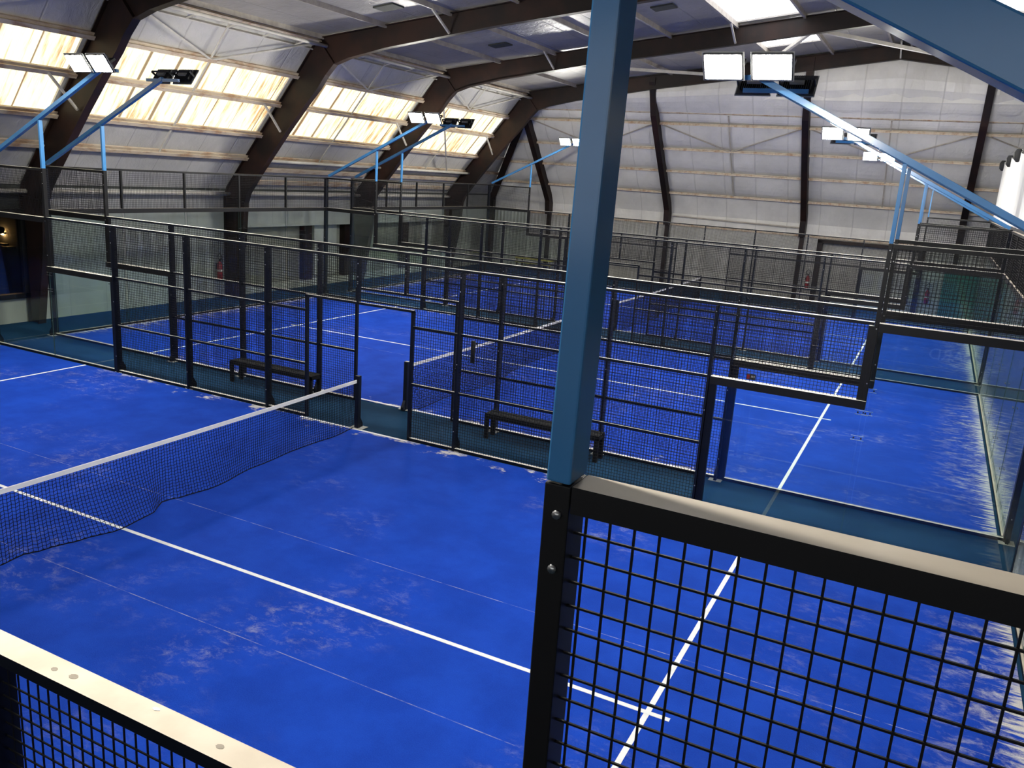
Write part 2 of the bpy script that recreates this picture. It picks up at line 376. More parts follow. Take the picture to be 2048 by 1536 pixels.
for k in range(4):
    y0, y1 = FRAMES[k]+0.16, FRAMES[k+1]-0.16 if k < 3 else 31.95
    a, b = steep(T0-0.01, -0.06), steep(T2+0.01, -0.06)
    corrugated('window_%d' % wn, a, b, y0, y1, 0.19, 0.022, M['light_side'], (-0.77, 0.64), 'rust-streaked corrugated rooflight strip on the left slope, %s bay' % ORD[k], None); wn += 1
    corrugated('window_%d' % wn, (mx_(a[0]), a[1]), (mx_(b[0]), b[1]), y0, y1, 0.19, 0.022, M['light_side'], (0.77, 0.64), 'corrugated rooflight strip on the right slope, %s bay' % ORD[k], None); wn += 1
# shallow roof lining, rooflight band either side of the ridge
def roofz(x): return ZR-(ZR-ZK)*abs(x-XC)/(XC-XK)
def roof_quad(mb, x0, x1, y0, y1):
    P = [(x0, y0, roofz(x0)), (x1, y0, roofz(x1)), (x1, y1, roofz(x1)), (x0, y1, roofz(x0))]
    mb.hexa(P+[(p[0], p[1], p[2]+0.05) for p in P])
for sgn, nm in ((1, 'ceiling_left'), (-1, 'ceiling_right')):
    g = (lambda x: x) if sgn > 0 else mx_
    S = MB()
    def rq(a, b, y0, y1):
        a, b = sorted((g(a), g(b))); roof_quad(S, a, b, y0, y1)
    rq(XK-0.05, 2.1, YN, YH); rq(4.0, XC, YN, YH)
    rq(2.1, 4.0, YN, 12.3); rq(2.1, 4.0, 18.3, 19.0); rq(2.1, 4.0, 25.2, 25.6); rq(2.1, 4.0, 29.8, YH)
    struct(nm, S, M['ins_roof'], 'grey lavender insulated roof slope')
for k, (y0, y1) in enumerate(((12.3, 18.3), (19.0, 25.2), (25.6, 29.8))):
    for sgn in (1, -1):
        g = (lambda x: x) if sgn > 0 else mx_
        a, b = sorted((g(2.05), g(4.05)))
        corrugated('window_%d' % wn, (a, roofz(a)+0.08), (b, roofz(b)+0.08), y0-0.05, y1+0.05, 0.19, 0.02, M['light_roof'], (0, 1), 'bright rooflight panel near the ridge', None); wn += 1
# purlins along the building
def lbar(name, x, z, y0, y1, w, h, mat, tilt=0.0, label=None):
    S = MB(); S.bar((x, y0, z), (x, y1, z), w, h, (math.sin(tilt), 0, math.cos(tilt)), 0)
    return struct(name, S, mat, label)
PT = [0.235, T0, T1, T2]
S = MB(); SR = MB()
for t_ in PT+[0.985]:
    x, z = steep(t_, 0.07)
    for xx, mb in ((x, S), (mx_(x), SR)):
        sg = 1 if xx < XC else -1
        for k in range(4):
            y0, y1 = FRAMES[k]+0.02, (FRAMES[k+1]-0.02)
            mb.bar((xx, y0, z), (xx, y1, z), 0.14, 0.05, (-0.64*sg*0+(-0.77)*sg, 0, 0.64))
            mb.bar((xx-0.77*sg*(-0.06), y0, z-0.64*0.06-0.03), (xx-0.77*sg*(-0.06), y1, z-0.64*0.06-0.03), 0.03, 0.10, (0.64*sg, 0, 0.77))
        y1 = YG-(YG-YH)*t_-0.1
        if y1 > 32.2: mb.bar((xx, 32.12, z), (xx, y1, z), 0.14, 0.05, (-0.77*sg, 0, 0.64))
for t_ in (0.155, 0.065):
    x, z = steep(t_, 0.08)
    for k in (2, 3): S.bar((x, FRAMES[k]+0.05, z), (x, FRAMES[k+1]-0.3, z), 0.16, 0.06, (-0.77, 0, 0.64))
struct('beam_purlins_left', S, M['purlin'], 'rusty beige purlins on the left slope')
struct('beam_purlins_right', SR, M['purlin'], 'rusty beige purlins on the right slope')
S = MB()
for x in (-8.0, -5.85, -3.8, -1.85, 0.08, 2.1, 4.0, 5.95):
    for xx in (x, mx_(x)):
        S.bar((xx, FRAMES[0]-7, roofz(xx)-0.06), (xx, YH, roofz(xx)-0.06), 0.07, 0.13, (0, 0, 1))
struct('beam_roof_purlins', S, M['purlin_roof'], 'beige roof purlins running along the hall')
# round struts at eave and knee, lattice between the knee members
S = MB(smooth=True)
for k in range(4):
    y0, y1 = FRAMES[k]+0.06, FRAMES[k+1]-0.06
    for g in ((lambda x: x), mx_):
        S.tube([(g(-7.82), y0, 7.62), (g(-7.82), y1, 7.62)], 0.05, 8)
        S.tube([(g(-11.62), y0, 3.28), (g(-11.62), y1, 3.28)], 0.055, 8)
        if k >= 2: S.tube([(g(steep(0.25, 0.3)[0]), y0, steep(0.25, 0.3)[1]), (g(steep(0.25, 0.3)[0]), y1, steep(0.25, 0.3)[1])], 0.05, 8)
struct('beam_strut_tubes', S, M['pipe'], 'off-white round struts between the portal frames')
S = MB()
for k in range(4):
    y0, y1 = FRAMES[k], FRAMES[k+1]; ym = (y0+y1)/2
    # deep knee channel
    S.bar((-8.42, y0+0.06, 7.62), (-8.42, y1-0.06, 7.62), 0.03, 0.26, (-0.77, 0, 0.64))
    for j in range(5):
        yy = y0+0.8+j*(y1-y0-1.6)/4
        S.bar((-8.35, yy, 7.55), (-7.85, yy, 7.66), 0.04, 0.03)
    # sag angle down the slope at mid bay and the two braces of the top panel
    a, b = steep(0.235, 0.10), steep(1.0, 0.10)
    S.bar((a[0], ym, a[1]), (b[0], ym, b[1]), 0.05, 0.03, (0.77, 0, -0.64))
    c0, c1 = steep(T2, 0.14), steep(0.97, 0.14)
    for yy in (y0+0.1, y1-0.1): S.bar((c0[0], ym, c0[1]), (c1[0], yy, c1[1]), 0.05, 0.04, (0.77, 0, -0.64))
a, b = steep(0.93, 0.25), steep(0.25, 0.25)
S.bar((a[0], 25.5, a[1]), (b[0], 30.2, b[1]), 0.06, 0.06)
struct('beam_bracing', S, M['pipe'], 'thin angle bracing on the left slope')
# stays from the middle purlin to the inner flanges
S = MB()
for yf in FRAMES[1:]:
    a, b = steep(T1, 0.14), steep(T1-0.10, 0.62)
    S.bar((a[0], yf-0.75, a[1]), (b[0], yf-0.05, b[1]), 0.05, 0.05)
    for x in (-3.8, 2.1, 6.25, mx_(2.1)):
        S.bar((x, yf-0.9, roofz(x)-0.12), (x, yf-0.05, roofz(x)-0.55), 0.05, 0.05)
struct('beam_stays', S, M['pipe'], 'pale stays bracing the portal frames')
S = MB()
S.bar((-5.0, 25.45, 8.2-0.05), (1.2, 32.0, 9.0-0.45), 0.1, 0.1); S.bar((1.2, 32.0, 8.55), (4.2, 25.5, 9.0), 0.1, 0.1)
S.bar((4.6, 25.5, 9.0), (10.6, 31.9, 8.7), 0.1, 0.1)
struct('beam_roof_bracing', S, M['pipe'], 'square tubes bracing the roof over the third court')
# portal frames
OUT = [(-11.84, 0), (-11.84, 1.9), (-11.84, 3.2), (-11.70, 3.50), (-11.25, 4.05), (-10.25, 5.25), (-9.55, 6.1), (-9.05, 6.70), (-8.65, 7.2), (-8.14, 7.84), (-7.6, 7.92), (-6.0, 8.13), (-2.5, 8.58), (1.8, 9.12), (6.25, 9.68)]
INN = [(-11.45, 0), (-11.08, 1.9), (-10.98, 3.05), (-10.86, 3.35), (-10.35, 4.0), (-9.28, 5.25), (-8.62, 5.98), (-8.12, 6.50), (-7.85, 6.85), (-7.55, 7.15), (-7.05, 7.32), (-5.8, 7.58), (-2.5, 8.08), (1.8, 8.61), (6.25, 9.20)]
for k, yf in enumerate(FRAMES):
    S = MB()
    for g in ((lambda x: x), mx_):
        A = [(g(x), yf, z) for x, z in OUT]; B = [(g(x), yf, z) for x, z in INN]
        S.strip(A, B, 0.014, (0, 1, 0))
        for line in (A, B):
            for p, q in zip(line, line[1:]):
                S.bar(p, q, 0.20, 0.022, (0, 0, 1) if abs(q[2]-p[2]) < abs(q[0]-p[0]) else (1, 0, 0))
        # end plates and stiffeners
        for i in (2, 9, 14): S.bar(A[i], B[i], 0.20, 0.03, (1, 0, 0) if i > 9 else (0, 0, 1))
    struct('portal_frame', S, M['portal'], 'brown steel portal frame spanning the hall, %s from the camera side' % ['first', 'second', 'third', 'fourth', 'fifth'][k])
# vent patches in the roof lining
for x, y in ((-4.8, 17.35), (-4.7, 23.2), (0.9, 21.9)):
    S = MB(); z = roofz(x)-0.02
    S.hexa([(x-0.3, y-0.25, z-0.02-0.04), (x+0.3, y-0.25, z-0.02+0.04), (x+0.3, y+0.25, z-0.02+0.04), (x-0.3, y+0.25, z-0.02-0.04), (x-0.3, y-0.25, z+0.02-0.04), (x+0.3, y-0.25, z+0.02+0.04), (x+0.3, y+0.25, z+0.02+0.04), (x-0.3, y+0.25, z+0.02-0.04)])
    struct('ceiling_vent', S, M['darkwall'], 'small dark vent in the roof lining')

# ------------------------------------------------------------------ far (hipped) end
def far(t, off=0.0):
    dy, dz = YH-YG, ZK-ZE; l = math.hypot(dy, dz)
    return (YG+dy*t-off*dz/l, ZE+dz*t+off*dy/l)
S = MB()
P = [(-11.85, YG, ZE), (mx_(-11.85), YG, ZE), (mx_(XK), YH, ZK), (XK, YH, ZK)]
S.hexa([(p[0], p[1]+0.10, p[2]) for p in P]+[(p[0], p[1]+0.16, p[2]+0.06) for p in P])
S.smooth = True
HZ = [(z_-ZE)/(ZK-ZE) for z_ in (4.19, 5.1, 5.98, 6.93, 7.40, 7.92)]
def quilt(T, nx, pt, amp, seam):
    # pt(u, t, off): u 0..1 across, t along the slope, off metres towards the hall
    for t0, t1 in zip(T, T[1:]):
        g_ = [[None]*7 for _ in range(nx+1)]
        for i in range(nx+1):
            for j in range(7):
                v = j/6; c_ = abs(math.sin(math.pi*i/seam))
                g_[i][j] = pt(i/nx, t0+(t1-t0)*v, amp*(math.sin(math.pi*v**0.8))*(0.65+0.35*c_))
        for i in range(nx):
            for j in range(6): S.quad(g_[i][j], g_[i+1][j], g_[i+1][j+1], g_[i][j+1])
def pf(u, t_, off):
    xl = -11.85+(XK+11.85)*t_; y_, z_ = far(t_, off); return (xl+(mx_(xl)-xl)*u, y_, z_)
quilt([HZ[0]]+HZ[1:], 168, pf, 0.085, 6)
def pv(u, t_, off): return (XL+(XR-XL)*u, YG-0.03-off-max(0.0, (t_-ZE))*0.55, t_)
quilt([2.76, 4.19], 168, lambda u, t_, off: (-11.75+(mx_(-11.75)+11.75)*u, YG-0.02-off-max(0.0, t_-3.3)*0.62, t_), 0.04, 6)
S.box(XL, XR, YG, YG+0.1, 2.72, ZE+0.02)
struct('wall_far', S, M['ins_gable'], 'pale grey quilted lining of the sloping far wall')
S = MB(); prof = [(XK-0.3, ZK-0.1), (mx_(XK)+0.3, ZK-0.1), (mx_(XK), ZK+0.05), (XC, ZR), (XK, ZK+0.05)]
S.prism(prof, 'y', YH, YH+0.06)
# insulation bulging below the roof at the head of the slope
n = 60; rows = 7
for i in range(n):
    for j in range(rows):
        def pt(i, j):
            x = XK+0.6+(mx_(XK)-XK-1.2)*i/n; v = j/rows
            ztop = roofz(x)-0.15; z = 7.28+(ztop-7.28)*v
            y = 32.92-0.55*math.sin(min(1, v*1.7)*math.pi/2)-0.10*abs(math.sin((x+0.4)*math.pi/1.3))*math.sin(v*math.pi)
            return (x, y, z)
        S.quad(pt(i, j), pt(i+1, j), pt(i+1, j+1), pt(i, j+1))
struct('wall_far_top', S, M['ins_gable'], 'bulging pale insulation at the head of the far wall')
S = MB(); S.box(XL-0.5, 4.05, YG, YG+0.1, 0, 2.72); S.box(4.05, 8.0, YG, YG+0.1, 2.55, 2.72); S.box(8.0, XR, YG, YG+0.1, 0, 2.72)
S.box(4.05, 8.0, YG+0.2, YG+0.3, 0, 2.55)
struct('wall_far_lower', S, M['cladding'], 'grey corrugated lower part of the far wall')
S = MB(); S.box(3.95, 4.15, YG-0.12, YG+0.2, 0, 2.62); S.box(7.9, 8.1, YG-0.12, YG+0.2, 0, 2.62); S.box(3.95, 8.1, YG-0.12, YG+0.2, 2.52, 2.66)
struct('door_1', S, M['portal'], 'wide doorway frame in the far wall')
S = MB()
for z in (6.93, 5.98, 5.1, 4.19):
    t_ = (z-ZE)/(ZK-ZE); y, zz = far(t_, 0.08); w = -11.7+(XK+11.7)*t_
    S.bar((w, y, zz), (mx_(w), y, zz), 0.16, 0.035, (0, 0.3, 1)); S.bar((w, y-0.07, zz-0.03), (mx_(w), y-0.07, zz-0.03), 0.02, 0.055)
S.box(XL, XR, YG-0.10, YG, 2.70, 2.80)
y, zz = far(0.862, 0.05); S.bar((-8.3, y, zz), (mx_(-8.3), y, zz), 0.10, 0.025, (0, 0.3, 1))
struct('beam_far_purlins', S, M['purlin'], 'rusty beige purlins across the far wall')
S = MB()
PX = [-8.5, -2.6, 3.3, 9.2, 15.1, 21.0]
for i, x in enumerate(PX[:-1]):
    xm = x+2.95
    a, b = far(0.17, 0.12), far(0.86, 0.12); S.bar((xm, a[0], a[1]), (xm, b[0], b[1]), 0.05, 0.03, (0, -1, 1))
    a, b = far(0.78, 0.13), far(0.57, 0.13)
    S.bar((x+0.15, a[0], a[1]), (xm, b[0], b[1]), 0.05, 0.03, (0, -1, 1)); S.bar((x+5.75, a[0], a[1]), (xm, b[0], b[1]), 0.05, 0.03, (0, -1, 1))
S.tube([(-2.4, YG-0.15, 3.12), (3.2, YG-0.15, 3.05)], 0.035, 8)
struct('beam_far_bracing', S, M['purlin_roof'], 'thin bracing and sag bars on the far wall')
for i, x in enumerate(PX):
    S = MB(); A = []; B = []
    pts = [(YG-0.02, 2.7), (YG-0.02, 3.4)]+[far(t_, 0.05) for t_ in (0.1, 0.5, 0.9)]+[(YH-0.1, 8.4), (YH-0.15, roofz(x)-0.1)]
    ins = [(YG-0.40, 2.7), (YG-0.50, 3.35)]+[far(t_, 0.42) for t_ in (0.13, 0.5, 0.88)]+[(YH-0.42, 8.35), (YH-0.42, roofz(x)-0.12)]
    if abs(x-XC) > 10: pts, ins = pts[:-2], ins[:-2]
    A = [(x, y, z) for y, z in pts]; B = [(x, y, z) for y, z in ins]
    S.strip(A, B, 0.24, (1, 0, 0))
    S.box(x-0.08, x+0.08, YG-0.22, YG-0.02, 0, 2.7)
    struct('column_far', S, M['portal'], 'dark brown bent post on the far wall')
S = MB()
for g in ((lambda x: x), mx_):
    S.bar((g(-11.6), YG-0.25, 0), (g(-11.6), YG-0.25, 3.3), 0.25, 0.25, (1, 0, 0)); S.bar((g(-11.6), YG-0.25, 3.3), (g(-7.95), YH-0.1, 7.7), 0.25, 0.30, (0.6, -0.5, 0.6))
struct('beam_hip_rafters', S, M['portal'], 'dark hip rafters at the far corners')

# ------------------------------------------------------------------ dark window with wall light, left
S = MB()
S.box(-12.0, -11.82, 7.0, 7.12, 0.62, 2.84); S.box(-12.0, -11.82, 11.92, 12.06, 0.62, 2.84); S.box(-12.0, -11.82, 7.0, 12.06, 0.62, 0.74); S.box(-12.0, -11.82, 7.0, 12.06, 2.72, 2.84)
wf = struct('window_20', S, M['black'], 'dark framed interior window on the left wall')
g = MB().box(-11.93, -11.915, 7.12, 11.92, 0.74, 2.72).build('window_glass', M['window_glass'], wf)
S = MB(); S.box(-14.6, -14.5, 6, 13.5, 0, 3.3); S.box(-14.6, -12.06, 12.9, 13.0, 0, 3.3); S.box(-14.6, -12.06, 6, 6.1, 0, 3.3); S.box(-14.6, -12.06, 6, 13, 3.2, 3.3)
struct('wall_back_room', S, M['darkroom'], 'dark room behind the left window')
wl = thing('wall_light', 'small dark wall light glowing warm behind the left window', 'wall light', (-14.0, 12.9, 2.02))
S = MB(smooth=True); S.tube([(0.06, -0.24, 0.08), (0.05, -0.20, 0.09), (0.03, -0.12, 0.08), (0.02, -0.09, 0.05)], [0.04, 0.10, 0.10, 0.04], 12); S.build('shade', M['rubber'], wl)
MB().box(-0.02, 0.02, -0.06, -0.001, -0.02, 0.02).build('bracket', M['rubber'], wl)
MB().box(-0.12, -0.02, -0.06, -0.03, -0.05, 0.05).build('bulb', M['bulb'], wl)
sh = thing('wall_shelf', 'small dark shelf under the warm wall light', 'shelf', (-13.9, 12.9, 1.66))
MB().box(-0.3, 0.3, -0.25, -0.001, 0, 0.04).build('board', M['rubber'], sh); MB().box(-0.2, 0.1, -0.2, -0.05, 0.04, 0.10).build('box', M['rubber'], sh)

# ------------------------------------------------------------------ courts
YA, YB, YC = 0.0, 11.42, 22.84
CN = [('near court', YA), ('middle court', YB), ('far court', YC)]
H2, H3, H4 = 1.96, 2.975, 3.95
for nm, y0 in CN:
    tr = thing('court_turf', 'blue artificial turf of the %s with drifts of pale sand' % nm, 'court turf', (0, y0+5, 0))
    MB().box(-9.93, 9.93, -4.925, 4.925, 0.0005, 0.012).build('turf_carpet', M['turf'], tr)
    for s in (-1, 1):
        MB().box(s*6.95-0.025, s*6.95+0.025, -4.925, 4.925, 0.012, 0.0145).build('service_line', M['line'], tr)
    MB().box(-7.15, 7.15, -0.025, 0.025, 0.012, 0.0155).build('centre_line', M['line'], tr)
    for s in (-1, 1):
        MB().box(-1.15, 1.15, s*4.896-0.028, s*4.896+0.028, 0.012, 0.015).build('threshold_line', M['line'], tr)

def wires_xz(mb, x0, x1, z0, z1, px=0.0457, pz=0.0475, r=0.0025, y=0.0):
    n = max(1, round((x1-x0)/px)); m = max(1, round((z1-z0)/pz))
    for i in range(1, n):
        x = x0+(x1-x0)*i/n; mb.box(x-r, x+r, y-r, y+r, z0, z1)
    for j in range(1, m):
        z = z0+(z1-z0)*j/m; mb.box(x0, x1, y-r*3, y-r, z-r, z+r)
def wires_yz(mb, y0, y1, z0, z1, py=0.0457, pz=0.0475, r=0.0025, x=0.0):
    n = max(1, round((y1-y0)/py)); m = max(1, round((z1-z0)/pz))
    for i in range(1, n):
        y = y0+(y1-y0)*i/n; mb.box(x-r, x+r, y-r, y+r, z0, z1)
    for j in range(1, m):
        z = z0+(z1-z0)*j/m; mb.box(x-r*3, x-r, y0, y1, z-r, z+r)
BD = [M['black'], M['dust']]
BN = [M['navy'], M['dust']]
PW, PD = 0.034, 0.135       # post width along the fence, depth across it
def side_fence(name, label, yy, outward, parts='all'):
    """outward = +1 / -1: the side away from the court."""
    F = thing(name, label, 'court fence', (0, yy, 0))
    yc = 0.0
    hz = 3.03 if yy == 0 else H3
    PD_ = 0.08 if yy == 0 else PD; PW_ = 0.05 if yy == 0 else PW
    yf0, yf1 = yc-0.04, yc+0.04
    rr_ = 0.0021 if yy == 0 else 0.0026
    BD = [M['black'], M['dust' if yy == 0 else 'dust_lit']]; BN = [M['navy'], M['dust' if yy == 0 else 'dust_lit']]
    def post(x, z0, z1, wide=PW_, mat=M['navy'], base=True):
        S = MB(); d_ = PD_/2 if base else 0.04; S.box(x-wide/2, x+wide/2, -d_, d_, z0, z1)
        if base and z0 < 0.1:
            S.prism([(outward*d_, 0.01), (outward*(d_+0.07), 0.01), (outward*(d_+0.07), 0.10), (outward*d_, 0.22)], 'x', x-0.02, x+0.02)
        o = S.build('post', mat, F, bevel=0.003)
        if base and z0 < 0.1:
            ya, yb = sorted((yc-outward*0.04, yc+outward*0.15))
            MB().box(x-0.10, x+0.10, ya, yb, 0.0005, 0.009).build('base_plate', M['concrete'], o)
        for zb in ((z1-0.055, z1-0.16) if yy == 0 else (z1-0.08, z1-0.30, (z0+z1)/2, z0+0.35)):
            MB(smooth=True).tube([(x+0.004, -d_-0.006, zb), (x+0.004, -d_+0.002, zb)], 0.0085, 10).build('bolt', M['steel'], o)
        return o
    # ground-standing posts of the middle section
    for x in (-6, -4, -2, 2, 4, 6):
        post(x if not (yy == 0 and x == 6) else 6.22, 0.0, hz-0.04)
    post(0, 2.18, H3-0.03, base=False)
    for s in (-1, 1):
        # corner post, hanging post at the step
        post(s*10.03, 0.0, H4, 0.08)
        post(s*8, H2-0.12, H4-0.001, 0.05, M['black'], base=False)
    # rails
    R = MB()
    R.box(-7.97, 7.97, yf0, yf1, hz-0.04, hz, 0, 1); R.build('top_rail', BN, F)
    for s in (-1, 1):
        a, b = sorted((s*8.027, s*9.99))
        MB().box(a, b, yf0+0.002, yf1-0.002, H4-0.05, H4, 0, 1).build('upper_rail', BD, F)
        MB().box(a, b, -0.062, 0.062, H3-0.115, H3-0.005, 0, 1).build('glass_head_rail', BD, F)
        a, b = sorted((s*6.03, s*8.03))
        MB().box(a, b, -0.062, 0.062, H2-0.11, H2, 0, 1).build('glass_head_rail', BD, F)
        a, b = sorted((s*6.02, s*6.12)); MB().box(a, b, -0.03, 0.03, 0.05, H2-0.11).build('glass_side_frame', M['navy'], F)
        a, b = sorted((s*8.03, s*7.91))
        MB().box(a, b, -0.035, 0.035, H2-0.115, H3-0.05).build('step_upright', M['black'], F)
        # kick rail on the ground
        a, b = sorted((s*1.1, s*9.99))
        MB().box(a, b, yc-0.03, yc+0.03, 0.0, 0.05, 0, 1).build('bottom_rail', BN, F)
        for zz in (0.975, 1.94):
            segs = [(1.1, 1.97), (2.03, 3.97), (4.03, 5.97)]
            for (p, q) in segs:
                a, b = sorted((s*p, s*q))
                MB().box(a, b, yc-0.02, yc+0.02, zz-0.02, zz+0.02, 0, 1).build('cross_bar', BN, F)
        # door jamb
        j = MB(); j.box(s*1.1-0.02, s*1.1+0.02, yc-0.03, yc+0.03, 0, 2.2); j.build('door_jamb', M['navy'], F)
        # mesh panels
        for (p, q) in ((1.1, 2), (2, 4), (4, 6)):
            a, b = sorted((s*p, s*q)); W = MB(); wires_xz(W, a, b, 0.05, H3-0.03 if p > 1.5 else 2.2, y=yc, r=rr_); W.build('mesh_panel', M['wire'], F)
        a, b = sorted((s*0.0, s*2)); W = MB(); wires_xz(W, a, b, 2.2, H3-0.03, y=yc, r=rr_); W.build('mesh_panel', M['wire'], F)
        a, b = sorted((s*6, s*8)); W = MB(); wires_xz(W, a, b, H2, H3-0.03, y=yc, r=rr_); W.build('mesh_panel', M['wire'], F)
        a, b = sorted((s*8, s*10)); W = MB(); wires_xz(W, a, b, H3, H4-0.05, y=yc, r=rr_); W.build('mesh_panel', M['wire'], F)
        # glass
        gy = yc-outward*0.02
        a, b = sorted((s*6.05, s*7.995)); pane(a, b, gy-0.006, gy+0.006, 0.05, H2-0.05).build('glass_pane', [M['glass'], M['glass_edge']], F)
        a, b = sorted((s*8.005, s*9.97)); pane(a, b, gy-0.006, gy+0.006, 0.05, H3-0.06).build('glass_pane', [M['glass'], M['glass_edge']], F)
        # clear joint clamps
        for zc in (1.80, 1.46):
            K = MB(smooth=False)
            K.box(s*8-0.08, s*8+0.08, gy-0.012, gy-0.006, zc-0.03, zc-0.025); K.box(s*8-0.08, s*8+0.08, gy-0.012, gy-0.006, zc+0.025, zc+0.03)
            k = K.build('joint_clamp', M['steel'], F)
            D = MB(smooth=True)
            for xo in (-0.045, 0.045): D.tube([(s*8+xo, gy-0.016, zc), (s*8+xo, gy-0.006, zc)], 0.011, 10)
            D.build('clamp_bolt', M['rubber'], k)
    MB().box(-1.12, 1.12, yc-0.03, yc+0.03, 2.18, 2.22, 0, 1).build('door_head', BN, F)
    return F
def end_wall(name, label, s, y0):
    F = thing(name, label, 'court end wall', (s*10.0, y0, 0))
    xc = 0.0
    for k in range(1, 5):
        y = k*2.0
        MB().box(xc-0.03, xc+0.03, y-0.025, y+0.025, H3, H4-0.04).build('post', M['black'], F)
        K = MB()
        for zc in (0.5, 1.5, 2.4): K.box(xc-s*0.035-0.006, xc-s*0.035+0.006, y-0.06, y+0.06, zc-0.03, zc-0.02)
        K.build('joint_clamp', M['rubber'], F)
    MB().box(xc-0.04, xc+0.04, 0.06, 9.94, H4-0.05, H4, 0, 1).build('upper_rail', BD, F)
    MB().box(xc-0.04, xc+0.04, 0.06, 9.94, H3-0.11, H3, 0, 1).build('glass_head_rail', BD, F)
    MB().box(xc-0.03, xc+0.03, 0.06, 9.94, 0, 0.05, 0, 1).build('bottom_rail', BN, F)
    for k in range(5):
        W = MB(); wires_yz(W, k*2.0+(0.03 if k else 0.06), k*2.0+1.97, H3, H4-0.05, x=xc); W.build('mesh_panel', M['wire'], F)
        pane(xc-0.006, xc+0.006, k*2.0+0.06, k*2.0+1.99, 0.05, H3-0.08).build('glass_pane', [M['glass_dusty' if s > 0 else 'glass'], M['glass_edge']], F)
    return F
for i, (nm, y0) in enumerate(CN):
    near = ['closest to the camera', 'facing the near court', 'facing the middle court'][i]
    side_fence('side_fence', 'black mesh and glass side fence of the %s, %s' % (nm, near), y0, -1)
    far_ = ['beside the walkway benches', 'beside the second walkway', 'nearest the far wall'][i]
    side_fence('side_fence', 'black mesh and glass side fence of the %s, %s' % (nm, far_), y0+10, 1)
    for s, sd in ((-1, 'left'), (1, 'right')):
        end_wall('end_wall', 'glass end wall with black mesh top at the %s end of the %s' % (sd, nm), s, y0)

# lower wall under the viewing gallery, seen only as a reflection in the court glass
struct('wall_gallery', MB().box(-11.8, 20, -2.35, -2.2, 0, 2.7), M['darkroom'], 'dark wall below the viewing gallery')
bn = thing('lettering', 'pale letters on the dark wall below the viewing gallery', 'sign', (9.55, -2.199, 0.62))
fc = bpy.data.curves.new('letters', 'FONT'); fc.body = 'ARD'; fc.size = 0.40; fc.extrude = 0.004; fc.materials.append(M['concrete'])
ft = bpy.data.objects.new('text', fc); COL.objects.link(ft); bpy.context.view_layer.update()
lm = bpy.data.meshes.new_from_object(ft.evaluated_get(bpy.context.evaluated_depsgraph_get())); bpy.data.objects.remove(ft)
fo = bpy.data.objects.new('letters', lm); COL.objects.link(fo); fo.parent = bn
fo.rotation_euler = (math.pi/2, 0, math.pi); fo.location = (0, 0.006, 0)

